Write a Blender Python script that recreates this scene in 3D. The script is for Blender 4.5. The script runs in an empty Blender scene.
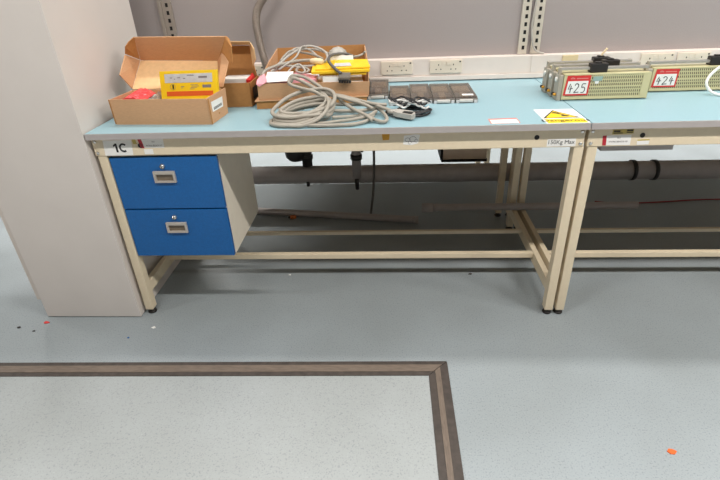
import bpy, bmesh, math, random
from mathutils import Vector, Matrix
random.seed(7)
C = bpy.context.scene.collection
V = Vector
PI = math.pi

# ------------------------------------------------------------------ materials
def new_mat(name):
    m = bpy.data.materials.new(name); m.use_nodes = True
    nt = m.node_tree; b = nt.nodes['Principled BSDF']
    return m, nt, b

def srgb(r, g, b):
    f = lambda c: (c/255/12.92) if c/255 <= .04045 else ((c/255+.055)/1.055)**2.4
    return (f(r), f(g), f(b), 1)

def mat(name, col, rough=.5, metal=0, noise=0, scale=40, bump=0, spec=.5, alpha=1, coat=0, trans=0, stretch=None):
    m, nt, b = new_mat(name)
    c = srgb(*col)
    b.inputs['Base Color'].default_value = c
    b.inputs['Roughness'].default_value = rough
    b.inputs['Metallic'].default_value = metal
    b.inputs['Specular IOR Level'].default_value = spec
    b.inputs['Alpha'].default_value = alpha
    b.inputs['Coat Weight'].default_value = coat
    b.inputs['Transmission Weight'].default_value = trans
    if noise or bump:
        tc = nt.nodes.new('ShaderNodeTexCoord')
        n = nt.nodes.new('ShaderNodeTexNoise'); n.inputs['Scale'].default_value = scale
        n.inputs['Detail'].default_value = 4
        if stretch:
            mp = nt.nodes.new('ShaderNodeMapping'); mp.inputs['Scale'].default_value = stretch
            nt.links.new(tc.outputs['Object'], mp.inputs['Vector']); nt.links.new(mp.outputs['Vector'], n.inputs['Vector'])
        else:
            nt.links.new(tc.outputs['Object'], n.inputs['Vector'])
        if noise:
            r = nt.nodes.new('ShaderNodeValToRGB')
            r.color_ramp.elements[0].position = .3; r.color_ramp.elements[1].position = .7
            r.color_ramp.elements[0].color = tuple(x*(1-noise) for x in c[:3])+(1,)
            r.color_ramp.elements[1].color = tuple(min(1, x*(1+noise*.6)) for x in c[:3])+(1,)
            nt.links.new(n.outputs['Fac'], r.inputs['Fac']); nt.links.new(r.outputs['Color'], b.inputs['Base Color'])
        if bump:
            bp = nt.nodes.new('ShaderNodeBump'); bp.inputs['Strength'].default_value = bump
            bp.inputs['Distance'].default_value = .002
            nt.links.new(n.outputs['Fac'], bp.inputs['Height']); nt.links.new(bp.outputs['Normal'], b.inputs['Normal'])
    return m

def floor_mat(FL0, FL1, FL2, name='speckled_vinyl'):
    m, nt, b = new_mat(name)
    tc = nt.nodes.new('ShaderNodeTexCoord')
    n1 = nt.nodes.new('ShaderNodeTexNoise'); n1.inputs['Scale'].default_value = 190; n1.inputs['Detail'].default_value = 2
    n2 = nt.nodes.new('ShaderNodeTexNoise'); n2.inputs['Scale'].default_value = 2.2; n2.inputs['Detail'].default_value = 5
    n3 = nt.nodes.new('ShaderNodeTexVoronoi'); n3.inputs['Scale'].default_value = 46
    for n in (n1, n2, n3): nt.links.new(tc.outputs['Object'], n.inputs['Vector'])
    r1 = nt.nodes.new('ShaderNodeValToRGB')
    e = r1.color_ramp.elements
    e[0].position = .30; e[0].color = srgb(*FL0); e[1].position = .44; e[1].color = srgb(*FL1)
    e2 = e.new(.66); e2.color = srgb(*FL1); e3 = e.new(.78); e3.color = srgb(*FL2)
    nt.links.new(n1.outputs['Fac'], r1.inputs['Fac'])
    r2 = nt.nodes.new('ShaderNodeValToRGB')
    r2.color_ramp.elements[0].position = .3; r2.color_ramp.elements[0].color = (.86, .855, .84, 1)
    r2.color_ramp.elements[1].position = .7; r2.color_ramp.elements[1].color = (1, 1, 1, 1)
    nt.links.new(n2.outputs['Fac'], r2.inputs['Fac'])
    mx = nt.nodes.new('ShaderNodeMix'); mx.data_type = 'RGBA'; mx.blend_type = 'MULTIPLY'; mx.inputs[0].default_value = 1
    nt.links.new(r1.outputs['Color'], mx.inputs[6]); nt.links.new(r2.outputs['Color'], mx.inputs[7])
    r3 = nt.nodes.new('ShaderNodeValToRGB')
    r3.color_ramp.elements[0].position = .02; r3.color_ramp.elements[0].color = (.6, .6, .6, 1)
    r3.color_ramp.elements[1].position = .07; r3.color_ramp.elements[1].color = (1, 1, 1, 1)
    nt.links.new(n3.outputs['Distance'], r3.inputs['Fac'])
    mx2 = nt.nodes.new('ShaderNodeMix'); mx2.data_type = 'RGBA'; mx2.blend_type = 'MULTIPLY'; mx2.inputs[0].default_value = .13
    nt.links.new(mx.outputs[2], mx2.inputs[6]); nt.links.new(r3.outputs['Color'], mx2.inputs[7])
    nt.links.new(mx2.outputs[2], b.inputs['Base Color'])
    b.inputs['Roughness'].default_value = .42
    return m

def perf_mat():
    """painted sheet metal punched with rows of slanted slots"""
    m, nt, b = new_mat('perforated_metal')
    tc = nt.nodes.new('ShaderNodeTexCoord'); mp = nt.nodes.new('ShaderNodeMapping')
    mp.inputs['Rotation'].default_value = (PI/2, 0, 0)
    br = nt.nodes.new('ShaderNodeTexBrick')
    br.inputs['Scale'].default_value = 1
    br.inputs['Brick Width'].default_value = .0078; br.inputs['Row Height'].default_value = .0130
    br.inputs['Mortar Size'].default_value = .0024; br.inputs['Mortar Smooth'].default_value = .3
    br.inputs['Color1'].default_value = srgb(70, 62, 42); br.inputs['Color2'].default_value = srgb(84, 76, 52)
    br.inputs['Mortar'].default_value = srgb(196, 188, 146)
    nt.links.new(tc.outputs['Object'], mp.inputs['Vector']); nt.links.new(mp.outputs['Vector'], br.inputs['Vector'])
    nt.links.new(br.outputs['Color'], b.inputs['Base Color']); b.inputs['Roughness'].default_value = .5
    return m

FL0, FL1, FL2 = (128, 135, 139), (151, 159, 163), (170, 176, 179)
M = {}
M['floor'] = floor_mat(FL0, FL1, FL2)
M['insert'] = floor_mat((142, 147, 148), (161, 166, 167), (178, 182, 183), 'pale_vinyl_insert')
M['wall'] = mat('grey_wall', (150, 148, 145), .8, noise=.03, scale=6)
M['ceiling'] = mat('ceiling_tiles', (150, 150, 148), .9, noise=.03, scale=8)
M['fabric'] = mat('grey_fabric_board', (164, 155, 153), .9, noise=.07, scale=260, bump=.15, spec=.15)
M['cabinet'] = mat('pale_cabinet', (214, 206, 200), .55, noise=.03, scale=5)
M['cabinet_edge'] = mat('pale_cabinet_edge', (210, 200, 192), .55, noise=.03, scale=8)
M['laminate'] = mat('blue_laminate', (146, 180, 190), .38, noise=.035, scale=120)
M['chipboard'] = mat('brown_chipboard', (176, 150, 122), .8, noise=.15, scale=80)
M['edge'] = mat('grey_edge_band', (172, 165, 163), .5, noise=.04, scale=30)
M['cream'] = mat('cream_powder_coat', (224, 208, 180), .45, noise=.03, scale=60)
M['rubber'] = mat('black_rubber', (32, 27, 24), .6, noise=.1, scale=50)
M['blue'] = mat('blue_drawer_laminate', (4, 92, 160), .45, noise=.12, scale=160)
M['greybeige'] = mat('beige_melamine', (232, 223, 206), .55, noise=.03, scale=20)
M['dark'] = mat('dark_gap', (40, 36, 34), .7, noise=.1, scale=40)
M['handle'] = mat('pewter_plastic', (186, 178, 170), .38, metal=.25, noise=.03, scale=60)
M['recess_shade'] = mat('handle_recess_shade', (120, 106, 90), .5, noise=.06, scale=60)
M['chrome'] = mat('nickel', (205, 203, 198), .25, metal=.9, noise=.03, scale=60)
M['card'] = mat('brown_cardboard', (202, 158, 120), .85, noise=.07, scale=70, spec=.2, stretch=(1, 1, 6))
M['card_in'] = mat('light_cardboard', (232, 194, 146), .85, noise=.06, scale=60, spec=.2)
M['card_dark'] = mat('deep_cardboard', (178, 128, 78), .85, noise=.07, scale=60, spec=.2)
M['yellow'] = mat('yellow_card', (250, 208, 24), .5, noise=.03, scale=30)
M['yellow_env'] = mat('yellow_envelope', (246, 200, 40), .45, noise=.05, scale=30)
M['orange'] = mat('orange_print', (226, 98, 34), .5, noise=.04, scale=30)
M['white'] = mat('white_paper', (236, 234, 230), .6, noise=.02, scale=30)
M['foil'] = mat('silvered_label', (205, 204, 204), .4, noise=.1, scale=60)
M['ink'] = mat('black_ink', (28, 26, 26), .6, noise=.05, scale=30)
M['greyink'] = mat('grey_print', (130, 122, 122), .6, noise=.05, scale=30)
M['redink'] = mat('red_print', (206, 46, 44), .5, noise=.05, scale=30)
M['crimson'] = mat('crimson_print', (178, 34, 48), .5, noise=.05, scale=30)
M['pinkink'] = mat('faded_red_print', (214, 130, 122), .5, noise=.1, scale=60)
M['olive'] = mat('gold_sticker', (190, 168, 84), .4, noise=.15, scale=90)
M['amber'] = mat('amber_sticker', (206, 148, 26), .5, noise=.08, scale=60)
M['red_plastic'] = mat('translucent_red_plastic', (236, 78, 82), .35, noise=.12, scale=40)
M['pink_bag'] = mat('pink_bubble_wrap', (240, 168, 178), .3, noise=.1, scale=120, bump=.6)
M['grey_bag'] = mat('silver_antistatic_bag', (150, 142, 138), .3, metal=.3, noise=.2, scale=60, bump=.5)
M['cable'] = mat('grey_cable', (160, 153, 141), .45, noise=.04, scale=60)
M['cable2'] = mat('pale_grey_cable', (176, 171, 163), .45, noise=.04, scale=60)
M['cable_white'] = mat('white_cable', (238, 236, 230), .4, noise=.02, scale=60)
M['cable_dark'] = mat('dark_grey_cable', (92, 88, 84), .5, noise=.05, scale=60)
M['cable_black'] = mat('black_cable', (40, 38, 40), .45, noise=.05, scale=60)
M['conn'] = mat('connector_housing', (118, 110, 98), .5, noise=.08, scale=60)
M['conn_black'] = mat('connector_black', (38, 36, 34), .5, noise=.08, scale=60)
M['beige_plastic'] = mat('beige_plastic', (226, 206, 168), .4, noise=.03, scale=40)
M['smoke'] = mat('smoked_clear_plastic', (112, 102, 94), .2, noise=.04, scale=20, alpha=.42)
M['smoke_rim'] = mat('smoked_plastic_rim', (142, 134, 127), .25, noise=.04, scale=20, alpha=.8)
M['clip'] = mat('milky_plastic_clip', (206, 202, 196), .3, noise=.04, scale=30)
M['tan_card'] = mat('tan_insert_card', (198, 166, 134), .6, noise=.06, scale=40)
M['grey_card'] = mat('grey_insert', (116, 106, 98), .6, noise=.06, scale=40)
M['trunk'] = mat('ivory_trunking', (226, 213, 204), .4, noise=.025, scale=20)
M['socket'] = mat('ivory_socket', (226, 212, 194), .35, noise=.02, scale=20)
M['beige_socket'] = mat('aged_beige_socket', (222, 200, 158), .35, noise=.03, scale=20)
M['upright'] = mat('painted_upright', (158, 147, 137), .45, metal=.1, noise=.04, scale=40)
M['upright2'] = mat('cream_upright', (205, 196, 182), .45, metal=.1, noise=.04, scale=40)
M['slot'] = mat('slot_shadow', (22, 19, 18), .9, noise=.05, scale=30)
M['hose'] = mat('braided_hose', (150, 138, 128), .35, metal=.5, noise=.12, scale=120, bump=.6, stretch=(1, 1, 3))
M['pipe'] = mat('dark_grey_soil_pipe', (166, 159, 157), .45, noise=.1, scale=16)
M['pipe_black'] = mat('black_waste_trap', (40, 38, 37), .5, noise=.1, scale=20)
M['conduit'] = mat('grey_conduit', (170, 161, 158), .5, noise=.08, scale=18)
M['strip'] = mat('brown_edging_wood', (110, 97, 86), .6, noise=.25, scale=30, stretch=(1, 8, 8))
M['strip_y'] = mat('brown_edging_wood_cross', (110, 97, 86), .6, noise=.25, scale=30, stretch=(8, 1, 8))
M['strip_dark'] = mat('dark_edging_rubber', (68, 60, 55), .6, noise=.3, scale=40)
M['olive_paint'] = mat('olive_cream_paint', (200, 192, 150), .45, noise=.03, scale=40)
M['perf'] = perf_mat()
M['steel'] = mat('satin_steel', (186, 182, 176), .35, metal=.6, noise=.04, scale=40)
M['grey_plate'] = mat('grey_end_plate', (172, 164, 150), .5, metal=.2, noise=.05, scale=40)
M['ceramic'] = mat('white_ceramic', (236, 234, 228), .25, noise=.02, scale=30)
M['terminal'] = mat('brass_orange_terminal', (224, 162, 52), .35, metal=.3, noise=.04, scale=30)
M['bakelite'] = mat('black_bakelite', (36, 33, 32), .4, noise=.08, scale=40)
M['far_grey'] = mat('brown_grey_steel', (232, 212, 192), .5, noise=.04, scale=20)
M['rust'] = mat('orange_cap', (196, 104, 40), .5, noise=.1, scale=60)
M['red_dull'] = mat('dull_red_cable', (150, 52, 50), .5, noise=.1, scale=60)
M['tape'] = mat('teal_sticker', (150, 176, 168), .5, noise=.08, scale=60)

# ------------------------------------------------------------------ mesh builder
class MB:
    def __init__(s): s.bm = bmesh.new(); s.i = 0
    def mi(s, i): s.i = i; return s
    def face(s, vs):
        try:
            f = s.bm.faces.new(vs); f.material_index = s.i; return f
        except ValueError: return None
    def box(s, x0, x1, y0, y1, z0, z1, bev=0, rz=0, piv=None):
        P = [(x0,y0,z0),(x1,y0,z0),(x1,y1,z0),(x0,y1,z0),(x0,y0,z1),(x1,y0,z1),(x1,y1,z1),(x0,y1,z1)]
        if rz:
            c = V(piv) if piv else V(((x0+x1)/2, (y0+y1)/2, 0)); R = Matrix.Rotation(rz, 3, 'Z')
            P = [R @ (V(p)-c) + c for p in P]
        v = [s.bm.verts.new(p) for p in P]
        fs = [s.face([v[i] for i in q]) for q in ((0,3,2,1),(4,5,6,7),(0,1,5,4),(1,2,6,5),(2,3,7,6),(3,0,4,7))]
        if bev:
            es = list({e for f in fs for e in f.edges})
            r = bmesh.ops.bevel(s.bm, geom=es, offset=bev, segments=2, affect='EDGES', profile=.6)
            for f in r['faces']: f.material_index = s.i
        return s
    def slab(s, P, t, d=None):
        """thick polygon: the points, extruded by t along the polygon normal (or vector d)"""
        P = [V(p) for p in P]
        n = V((0,0,0))
        for a, b in zip(P, P[1:]+P[:1]): n += a.cross(b)
        n.normalize()
        off = (V(d).normalized() if d else n)*t
        a = [s.bm.verts.new(p) for p in P]; b = [s.bm.verts.new(p+off) for p in P]
        s.face(a[::-1]); s.face(b)
        k = len(P)
        for i in range(k): s.face([a[i], a[(i+1)%k], b[(i+1)%k], b[i]])
        return s
    def cyl(s, p0, p1, r0, r1=None, n=20, cap=True):
        p0, p1 = V(p0), V(p1); r1 = r0 if r1 is None else r1
        d = (p1-p0).normalized(); a = d.orthogonal().normalized(); b = d.cross(a)
        A = [s.bm.verts.new(p0+(a*math.cos(t)+b*math.sin(t))*r0) for t in [2*PI*i/n for i in range(n)]]
        B = [s.bm.verts.new(p1+(a*math.cos(t)+b*math.sin(t))*r1) for t in [2*PI*i/n for i in range(n)]]
        for i in range(n):
            f = s.face([A[i], A[(i+1)%n], B[(i+1)%n], B[i]])
            if f: f.smooth = True
        if cap: s.face(A[::-1]); s.face(B)
        return s
    def lathe(s, c, prof, n=24, axis=(0,0,1)):
        c = V(c); d = V(axis).normalized(); a = d.orthogonal().normalized(); b = d.cross(a)
        rings = [[s.bm.verts.new(c+d*h+(a*math.cos(2*PI*i/n)+b*math.sin(2*PI*i/n))*max(r, 1e-5)) for i in range(n)] for r, h in prof]
        for A, B in zip(rings, rings[1:]):
            for i in range(n):
                f = s.face([A[i], A[(i+1)%n], B[(i+1)%n], B[i]])
                if f: f.smooth = True
        s.face(rings[0][::-1]); s.face(rings[-1])
        return s
    def tube(s, pts, r, n=8, smooth=True, sub=6, ends=True, closed=False):
        P = [V(p) for p in pts]
        if smooth and len(P) > 2: P = spline(P, sub)
        T = [(P[min(i+1, len(P)-1)]-P[max(i-1, 0)]).normalized() for i in range(len(P))]
        a = T[0].orthogonal().normalized(); rings = []
        for p, t in zip(P, T):
            a = (a - t*a.dot(t))
            if a.length < 1e-6: a = t.orthogonal()
            a.normalize(); b = t.cross(a)
            rings.append([s.bm.verts.new(p+(a*math.cos(2*PI*i/n)+b*math.sin(2*PI*i/n))*r) for i in range(n)])
        for A, B in zip(rings, rings[1:]):
            for i in range(n):
                f = s.face([A[i], A[(i+1)%n], B[(i+1)%n], B[i]])
                if f: f.smooth = True
        if ends: s.face(rings[0][::-1]); s.face(rings[-1])
        return s
    def grid(s, fn, nu, nv, t=0):
        g = [[s.bm.verts.new(fn(i/nu, j/nv)) for j in range(nv+1)] for i in range(nu+1)]
        for i in range(nu):
            for j in range(nv):
                f = s.face([g[i][j], g[i+1][j], g[i+1][j+1], g[i][j+1]])
                if f: f.smooth = True
        return s
    def build(s, name, mats, parent=None, label=None):
        if not isinstance(mats, (list, tuple)): mats = [mats]
        base = root_loc(parent)
        for v in s.bm.verts: v.co -= base
        bmesh.ops.recalc_face_normals(s.bm, faces=s.bm.faces[:])
        me = bpy.data.meshes.new(name); s.bm.to_mesh(me); s.bm.free()
        for m in mats: me.materials.append(m)
        o = bpy.data.objects.new(name, me); C.objects.link(o)
        if parent: o.parent = parent
        if label: o['label'] = label
        return o

def spline(P, sub):
    out = []
    for i in range(len(P)-1):
        p0 = P[max(i-1, 0)]; p1 = P[i]; p2 = P[i+1]; p3 = P[min(i+2, len(P)-1)]
        for k in range(sub):
            t = k/sub
            out.append(.5*((2*p1)+(p2-p0)*t+(2*p0-5*p1+4*p2-p3)*t*t+(3*p1-p0-3*p2+p3)*t**3))
    out.append(P[-1]); return out

def root_loc(o):
    b = V((0, 0, 0))
    while o is not None: b += o.location; o = o.parent
    return b

def thing(name, label, cat, loc, group=None):
    o = bpy.data.objects.new(name, None); o.empty_display_size = .05; C.objects.link(o)
    o.location = loc; tag(o, label, cat, group); return o
def tag(o, label, cat, group=None):
    o['label'] = label; o['category'] = cat
    if group: o['group'] = group
    return o
def struct(o, label=None):
    o['kind'] = 'structure'
    if label: o['label'] = label
    return o

def text(name, s, h, centre, right, up, m, parent, bold=0, label=None):
    """raised lettering of cap height h lying on a surface, centred"""
    cu = bpy.data.curves.new(name, 'FONT'); cu.body = s; cu.align_x = 'CENTER'; cu.align_y = 'CENTER'
    cu.size = 1; cu.offset = bold; cu.extrude = .01
    t = bpy.data.objects.new(name, cu); C.objects.link(t)
    dg = bpy.context.evaluated_depsgraph_get()
    me = bpy.data.meshes.new_from_object(t.evaluated_get(dg))
    C.objects.unlink(t); bpy.data.objects.remove(t)
    right = V(right).normalized(); up = V(up); up = (up-right*up.dot(right)).normalized(); n = right.cross(up)
    xs = [v.co.x for v in me.vertices]; ys = [v.co.y for v in me.vertices]
    cx = (min(xs)+max(xs))/2; cy = (min(ys)+max(ys))/2; k = h/.70
    base = root_loc(parent)
    for v in me.vertices:
        v.co = V(centre)+right*(v.co.x-cx)*k+up*(v.co.y-cy)*k+n*((v.co.z+.01)*.02) - base
    me.materials.clear(); me.materials.append(m); me.name = name
    o = bpy.data.objects.new(name, me); C.objects.link(o); o.parent = parent
    if label: o['label'] = label
    return o

# ------------------------------------------------------------------ the room
def shell(name, *b, m):
    return struct(MB().box(*b).build(name, M[m]))
shell('floor', -4, 6, -5, 5, -.1, 0, m='floor')
shell('ceiling', -4, 6, -5, 5, 2.8, 2.9, m='ceiling')
shell('wall_left', -4.1, -4, -5, 5, 0, 2.8, m='wall')
shell('wall_right', 6, 6.1, -5, 5, 0, 2.8, m='wall')
shell('wall_far', -4, 6, 5, 5.1, 0, 2.8, m='wall')
shell('wall_rear', -4, 6, -5.1, -5, 0, 2.8, m='wall')

# the fabric covered partition standing between the two rows of benches
H = .84
struct(MB().box(-.9, 3.7, .80, .86, H, 1.84).build('wall_partition', M['fabric']), 'grey fabric covered partition board behind the benches')

# brown mitred edging strips round the floor hatch
b = MB()
zs = .006
SK = .0165         # the strip is not quite parallel to the bench
def strip_x(b, x0, x1, y0, y1):     # along x: dark, brown, dark; mitred at its right end
    w = y1-y0
    for i, (a, c) in enumerate(((0, .26), (.26, .74), (.74, 1))):
        ya, yc = y0+w*a, y0+w*c
        xa, xc = x1-w*(1-a), x1-w*(1-c)
        b.mi(0 if i == 1 else 1)
        z = zs if i == 1 else zs-.0015
        b.slab([(x0, ya-SK*(x1-x0)+.0, 0), (xa, ya-SK*(x1-xa), 0), (xc, yc-SK*(x1-xc), 0), (x0, yc-SK*(x1-x0), 0)], z, (0, 0, 1))
strip_x(b, -3.2, 1.322, -.342, -.268)
struct(b.build('trim_1', [M['strip'], M['strip_dark']]), 'brown floor edging strip running left to right in front of the bench')
b = MB()
w = .074
for i, (a, c) in enumerate(((0, .34), (.34, .60), (.60, 1))):
    xa, xc = 1.322-w*(1-a), 1.322-w*(1-c)
    ya, yc = -.268-w*(1-a), -.268-w*(1-c)
    b.mi(0 if i == 1 else 1); z = zs if i == 1 else zs-.0015
    b.slab([(xa+.002, -2.6, 0), (xc+.002, -2.6, 0), (xc+.002, yc-.002, 0), (xa+.002, ya-.002, 0)], z, (0, 0, 1))
struct(b.build('trim_2', [M['strip_y'], M['strip_dark']]), 'brown floor edging strip running towards the viewer, mitred at the corner')

struct(MB().slab([(-3.2, -2.6, 0), (1.2495, -2.6, 0), (1.2495, -.3425, 0), (-3.2, -.3425-.0165*4.52, 0)], .002, (0, 0, 1)).build('floor_hatch', M['insert']), 'paler grey vinyl floor panel inside the brown edging strips')

# ------------------------------------------------------------------ tall pale cabinet on the left
t = thing('tall_cabinet', 'tall plain pale grey cabinet standing at the left end of the bench', 'cabinet', (-.23, .28, 0))
MB().box(-.443, -.006, .0, .60, .004, 2.05, .0015).build('body', M['cabinet'], t)
MB().box(-.462, -.445, .004, .60, .095, 2.05, .001).build('side_panel', M['cabinet_edge'], t)
MB().box(-.43, -.02, .02, .58, 0, .004).build('plinth', M['dark'], t)

# ------------------------------------------------------------------ workbenches
def workbench(x0, label, group, rails=True, y0=0, D=.85, inset=.063):
    L = 1.8; x1 = x0+L
    t = thing('workbench', label, 'workbench', ((x0+x1)/2, y0+D/2, 0), group)
    w = MB().box(x0, x1, y0+.002, y0+D, .822, H, .001).build('worktop', M['laminate'], t, 'pale blue laminate worktop')
    MB().box(x0, x1, y0+.002, y0+D, .8185, .8218).build('underside', M['chipboard'], w, 'brown chipboard underside')
    MB().box(x0, x1, y0-.001, y0+.0025, .8165, H-.0008, .0008).build('edge_band', M['edge'], w)
    a, c = x0+.004, x1-.004
    # front and rear beams, end beams
    fb = MB().box(a, c, y0+.0225, y0+.052, .7475, .817, .003).build('front_beam', M['cream'], t)
    MB().box(a, c, y0+D-.052, y0+D-.02, .7475, .817, .003).build('rear_beam', M['cream'], t)
    for xx in (a, c-.04):
        MB().box(xx, xx+.04, y0+.053, y0+D-.053, .755, .816, .002).build('end_beam', M['cream'], t)
    # screws and plugged holes on the front beam
    for sx in (a+.012, c-.012):
        for z in (.803, .760):
            MB().lathe((sx, y0+.0225, z), [(.0062, -.001), (.0066, .0016), (.0045, .003), (.0012, .0022)], 14, (0, -1, 0)).build('screw', M['chrome'], fb)
    for hx in (a+.183, c-.166):
        MB().lathe((hx, y0+.0225, .786), [(.0085, -.002), (.0088, .0012), (.006, .0014), (.0055, .0005)], 16, (0, -1, 0)).build('hole_plug', M['rubber'], fb)
    # legs with adjustable feet
    for lx in (x0+.010, x1-.034):
        for ly in (y0+.0245, y0+D-inset):
            lg = MB().box(lx, lx+.034, ly, ly+.04, .024, .7475, .003).build('leg', M['cream'], t)
            MB().lathe((lx+.017, ly+.02, 0), [(.017, 0), (.019, .003), (.018, .008), (.009, .011), (.009, .02), (.016, .021), (.016, .0245)], 18).build('foot', M['rubber'], lg)
        if rails: MB().box(lx+.005, lx+.029, y0+.0645, y0+D-.063, .098, .150, .002).build('side_rail', M['cream'], t)
    if rails: MB().box(x0+.0393, x1-.0293, y0+.290, y0+.315, .124, .149, .002).build('stretcher', M['cream'], t)
    if rails: MB().box(x0+.0393, x1-.0293, y0+.515, y0+.533, .130, .149, .002).build('stretcher', M['cream'], t)
    return t, w, fb

FB = .0225      # front face of the front beam
def decal(name, pts, m, parent, label=None, t=.0006):
    """a thin sticker on the vertical front of a beam, points (x, z)"""
    return MB().slab([(x, FB, z) for x, z in pts], t, (0, -1, 0)).build(name, M[m], parent, label)
def top_decal(name, pts, m, parent, label=None, z=H, t=.0005):
    return MB().slab([(x, y, z) for x, y in pts], t, (0, 0, 1)).build(name, M[m], parent, label)
R_, U_ = (1, 0, 0), (0, 0, 1)

bench1, top1, beam1 = workbench(0, 'cream steel workbench with pale blue top, blue drawers below and sign 1C', 'cream and blue workbenches')
s = decal('bench_sign', [(.043, .7495), (.151, .7495), (.158, .8085), (.048, .8085)], 'white', beam1, 'white sign with bold black 1C')
y_ = FB-.0007
MB().slab([(.0905, y_, .762), (.0985, y_, .762), (.0975, y_, .796), (.0915, y_, .796), (.083, y_, .789), (.083, y_, .7825), (.0905, y_, .787)], .0004, (0, -1, 0)).build('lettering', M['ink'], s)
b = MB(); cx_, cz_ = .1205, .779
A_ = [math.radians(a) for a in range(42, 320, 14)]
for a0_, a1_ in zip(A_, A_[1:]):
    q = lambda rr, an: (cx_+rr*.92*math.cos(an), y_, cz_+rr*math.sin(an))
    b.slab([q(.0175, a0_), q(.0175, a1_), q(.0105, a1_), q(.0105, a0_)], .0004, (0, -1, 0))
bmesh.ops.remove_doubles(b.bm, verts=b.bm.verts[:], dist=1e-6)
b.build('lettering', M['ink'], s)
s = decal('asset_label', [(.200, .777), (.277, .776), (.279, .8095), (.194, .8105)], 'white', beam1, 'small white asset label with crimson end')
MB().slab([(.188, FB, .776), (.201, FB, .776), (.196, FB, .8115), (.182, FB, .8115)], .0009, (0, -1, 0)).build('colour_bar', M['crimson'], s)
text('lettering', 'WORK BENCH 1C', .0052, (.240, FB-.0007, .786), R_, U_, M['greyink'], s)
text('lettering', 'ELE', .0052, (.240, FB-.0007, .800), R_, U_, M['greyink'], s)
decal('gold_sticker', [(.162, .792), (.176, .792), (.174, .810), (.160, .810)], 'olive', beam1, 'small gold sticker beside the 1C sign')
decal('paper_label', [(.197, .752), (.231, .752), (.231, .772), (.197, .772)], 'white', beam1, 'small blank white label')
decal('amber_sticker', [(1.087, .787), (1.110, .788), (1.112, .810), (1.084, .810)], 'amber', beam1, 'amber square sticker')
s = decal('worn_label', [(1.160, .770), (1.190, .767), (1.214, .773), (1.220, .805), (1.200, .807), (1.163, .802)], 'white', beam1, 'torn whitish label with grey scrawl')
b = MB()
for cx, cz, r in ((1.176, .787, .009), (1.195, .789, .012), (1.207, .783, .006), (1.184, .776, .006)):
    b.tube([(cx+r*math.cos(a), FB-.0008, cz+.8*r*math.sin(a)) for a in [k*PI/6 for k in range(11)]], .0007, 5, sub=2)
b.build('scrawl', M['greyink'], s)
s = decal('load_label', [(1.668, .7515), (1.768, .7515), (1.766, .780), (1.668, .778)], 'white', beam1, 'white label reading 150Kg Max')
text('lettering', '150Kg Max', .0145, (1.718, FB-.0007, .765), R_, U_, M['ink'], s)
# labels lying on the top of the first bench
s = top_decal('warning_label', [(1.652, .004), (1.797, .004), (1.797, .187), (1.652, .187)], 'white', top1, 'white warning label with yellow triangle')
MB().slab([(1.655, .066, H+.0005), (1.787, .068, H+.0005), (1.717, .172, H+.0005)], .0003, (0, 0, 1)).build('triangle_border', M['ink'], s)
MB().slab([(1.667, .0725, H+.0008), (1.775, .0745, H+.0008), (1.717, .160, H+.0008)], .0003, (0, 0, 1)).build('triangle', M['yellow'], s)
b = MB(); z = H+.0011
b.slab([(1.704, .128, z), (1.722, .122, z), (1.730, .134, z), (1.716, .146, z), (1.708, .140, z)], .0003, (0, 0, 1))
b.slab([(1.718, .122, z), (1.733, .105, z), (1.740, .108, z), (1.728, .128, z)], .0003, (0, 0, 1))
b.slab([(1.724, .088, z), (1.750, .084, z), (1.754, .094, z), (1.738, .106, z), (1.728, .098, z)], .0003, (0, 0, 1))
b.build('hazard_symbol', M['ink'], s)
MB().slab([(1.657, .006, H+.0005), (1.791, .006, H+.0005), (1.791, .058, H+.0005), (1.657, .056, H+.0005)], .0003, (0, 0, 1)).build('yellow_band', M['yellow'], s)
text('lettering', 'Dangerous', .026, (1.724, .032, H+.0009), R_, (0, 1, 0), M['ink'], s)
s = top_decal('property_label', [(1.464, .014), (1.566, .018), (1.566, .083), (1.464, .077)], 'pinkink', top1, 'white label with faded red border')
MB().slab([(1.468, .0165, H+.0005), (1.562, .020, H+.0005), (1.562, .066, H+.0005), (1.468, .062, H+.0005)], .0003, (0, 0, 1)).build('white_field', M['white'], s)
b = MB()
for k in range(7):
    x = 1.478+k*.0115+random.uniform(-.003, .003); y = .040+random.uniform(-.008, .008)
    b.slab([(x, y, H+.0008), (x+.004, y, H+.0008), (x+.004, y+.003, H+.0008), (x, y+.003, H+.0008)], .0002, (0, 0, 1))
b.build('print', M['greyink'], s)
MB().lathe((.024, .215, H), [(.0045, 0), (.0045, .0012), (.003, .0016)], 14).build('red_dot_sticker', M['pinkink'], top1, 'tiny red dot near the left edge')

bench2, top2, beam2 = workbench(1.803, 'cream steel workbench with pale blue top, right of the 1C bench', 'cream and blue workbenches')
s = decal('asset_label', [(1.872, .7525), (1.955, .7515), (1.953, .788), (1.868, .787)], 'white', beam2, 'small white asset label with crimson end')
MB().slab([(1.860, FB, .752), (1.873, FB, .752), (1.869, FB, .7875), (1.856, FB, .787)], .0009, (0, -1, 0)).build('colour_bar', M['crimson'], s)
text('lettering', 'WORK BENCH 1D', .0055, (1.912, FB-.0007, .765), R_, U_, M['greyink'], s)
text('lettering', 'ELE', .0055, (1.912, FB-.0007, .779), R_, U_, M['greyink'], s)
s = decal('gold_sticker', [(1.886, .791), (1.958, .793), (1.957, .8095), (1.886, .808)], 'olive', beam2, 'gold sticker with dark print')
b = MB()
for x0_, x1_, z0_, z1_ in ((1.890, 1.912, .799, .805), (1.890, 1.922, .794, .797), (1.934, 1.954, .796, .799), (1.934, 1.955, .8015, .8075)):
    b.slab([(x0_, FB-.0006, z0_), (x1_, FB-.0006, z0_), (x1_, FB-.0006, z1_), (x0_, FB-.0006, z1_)], .0003, (0, -1, 0))
b.build('print', M['ink'], s)
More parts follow.
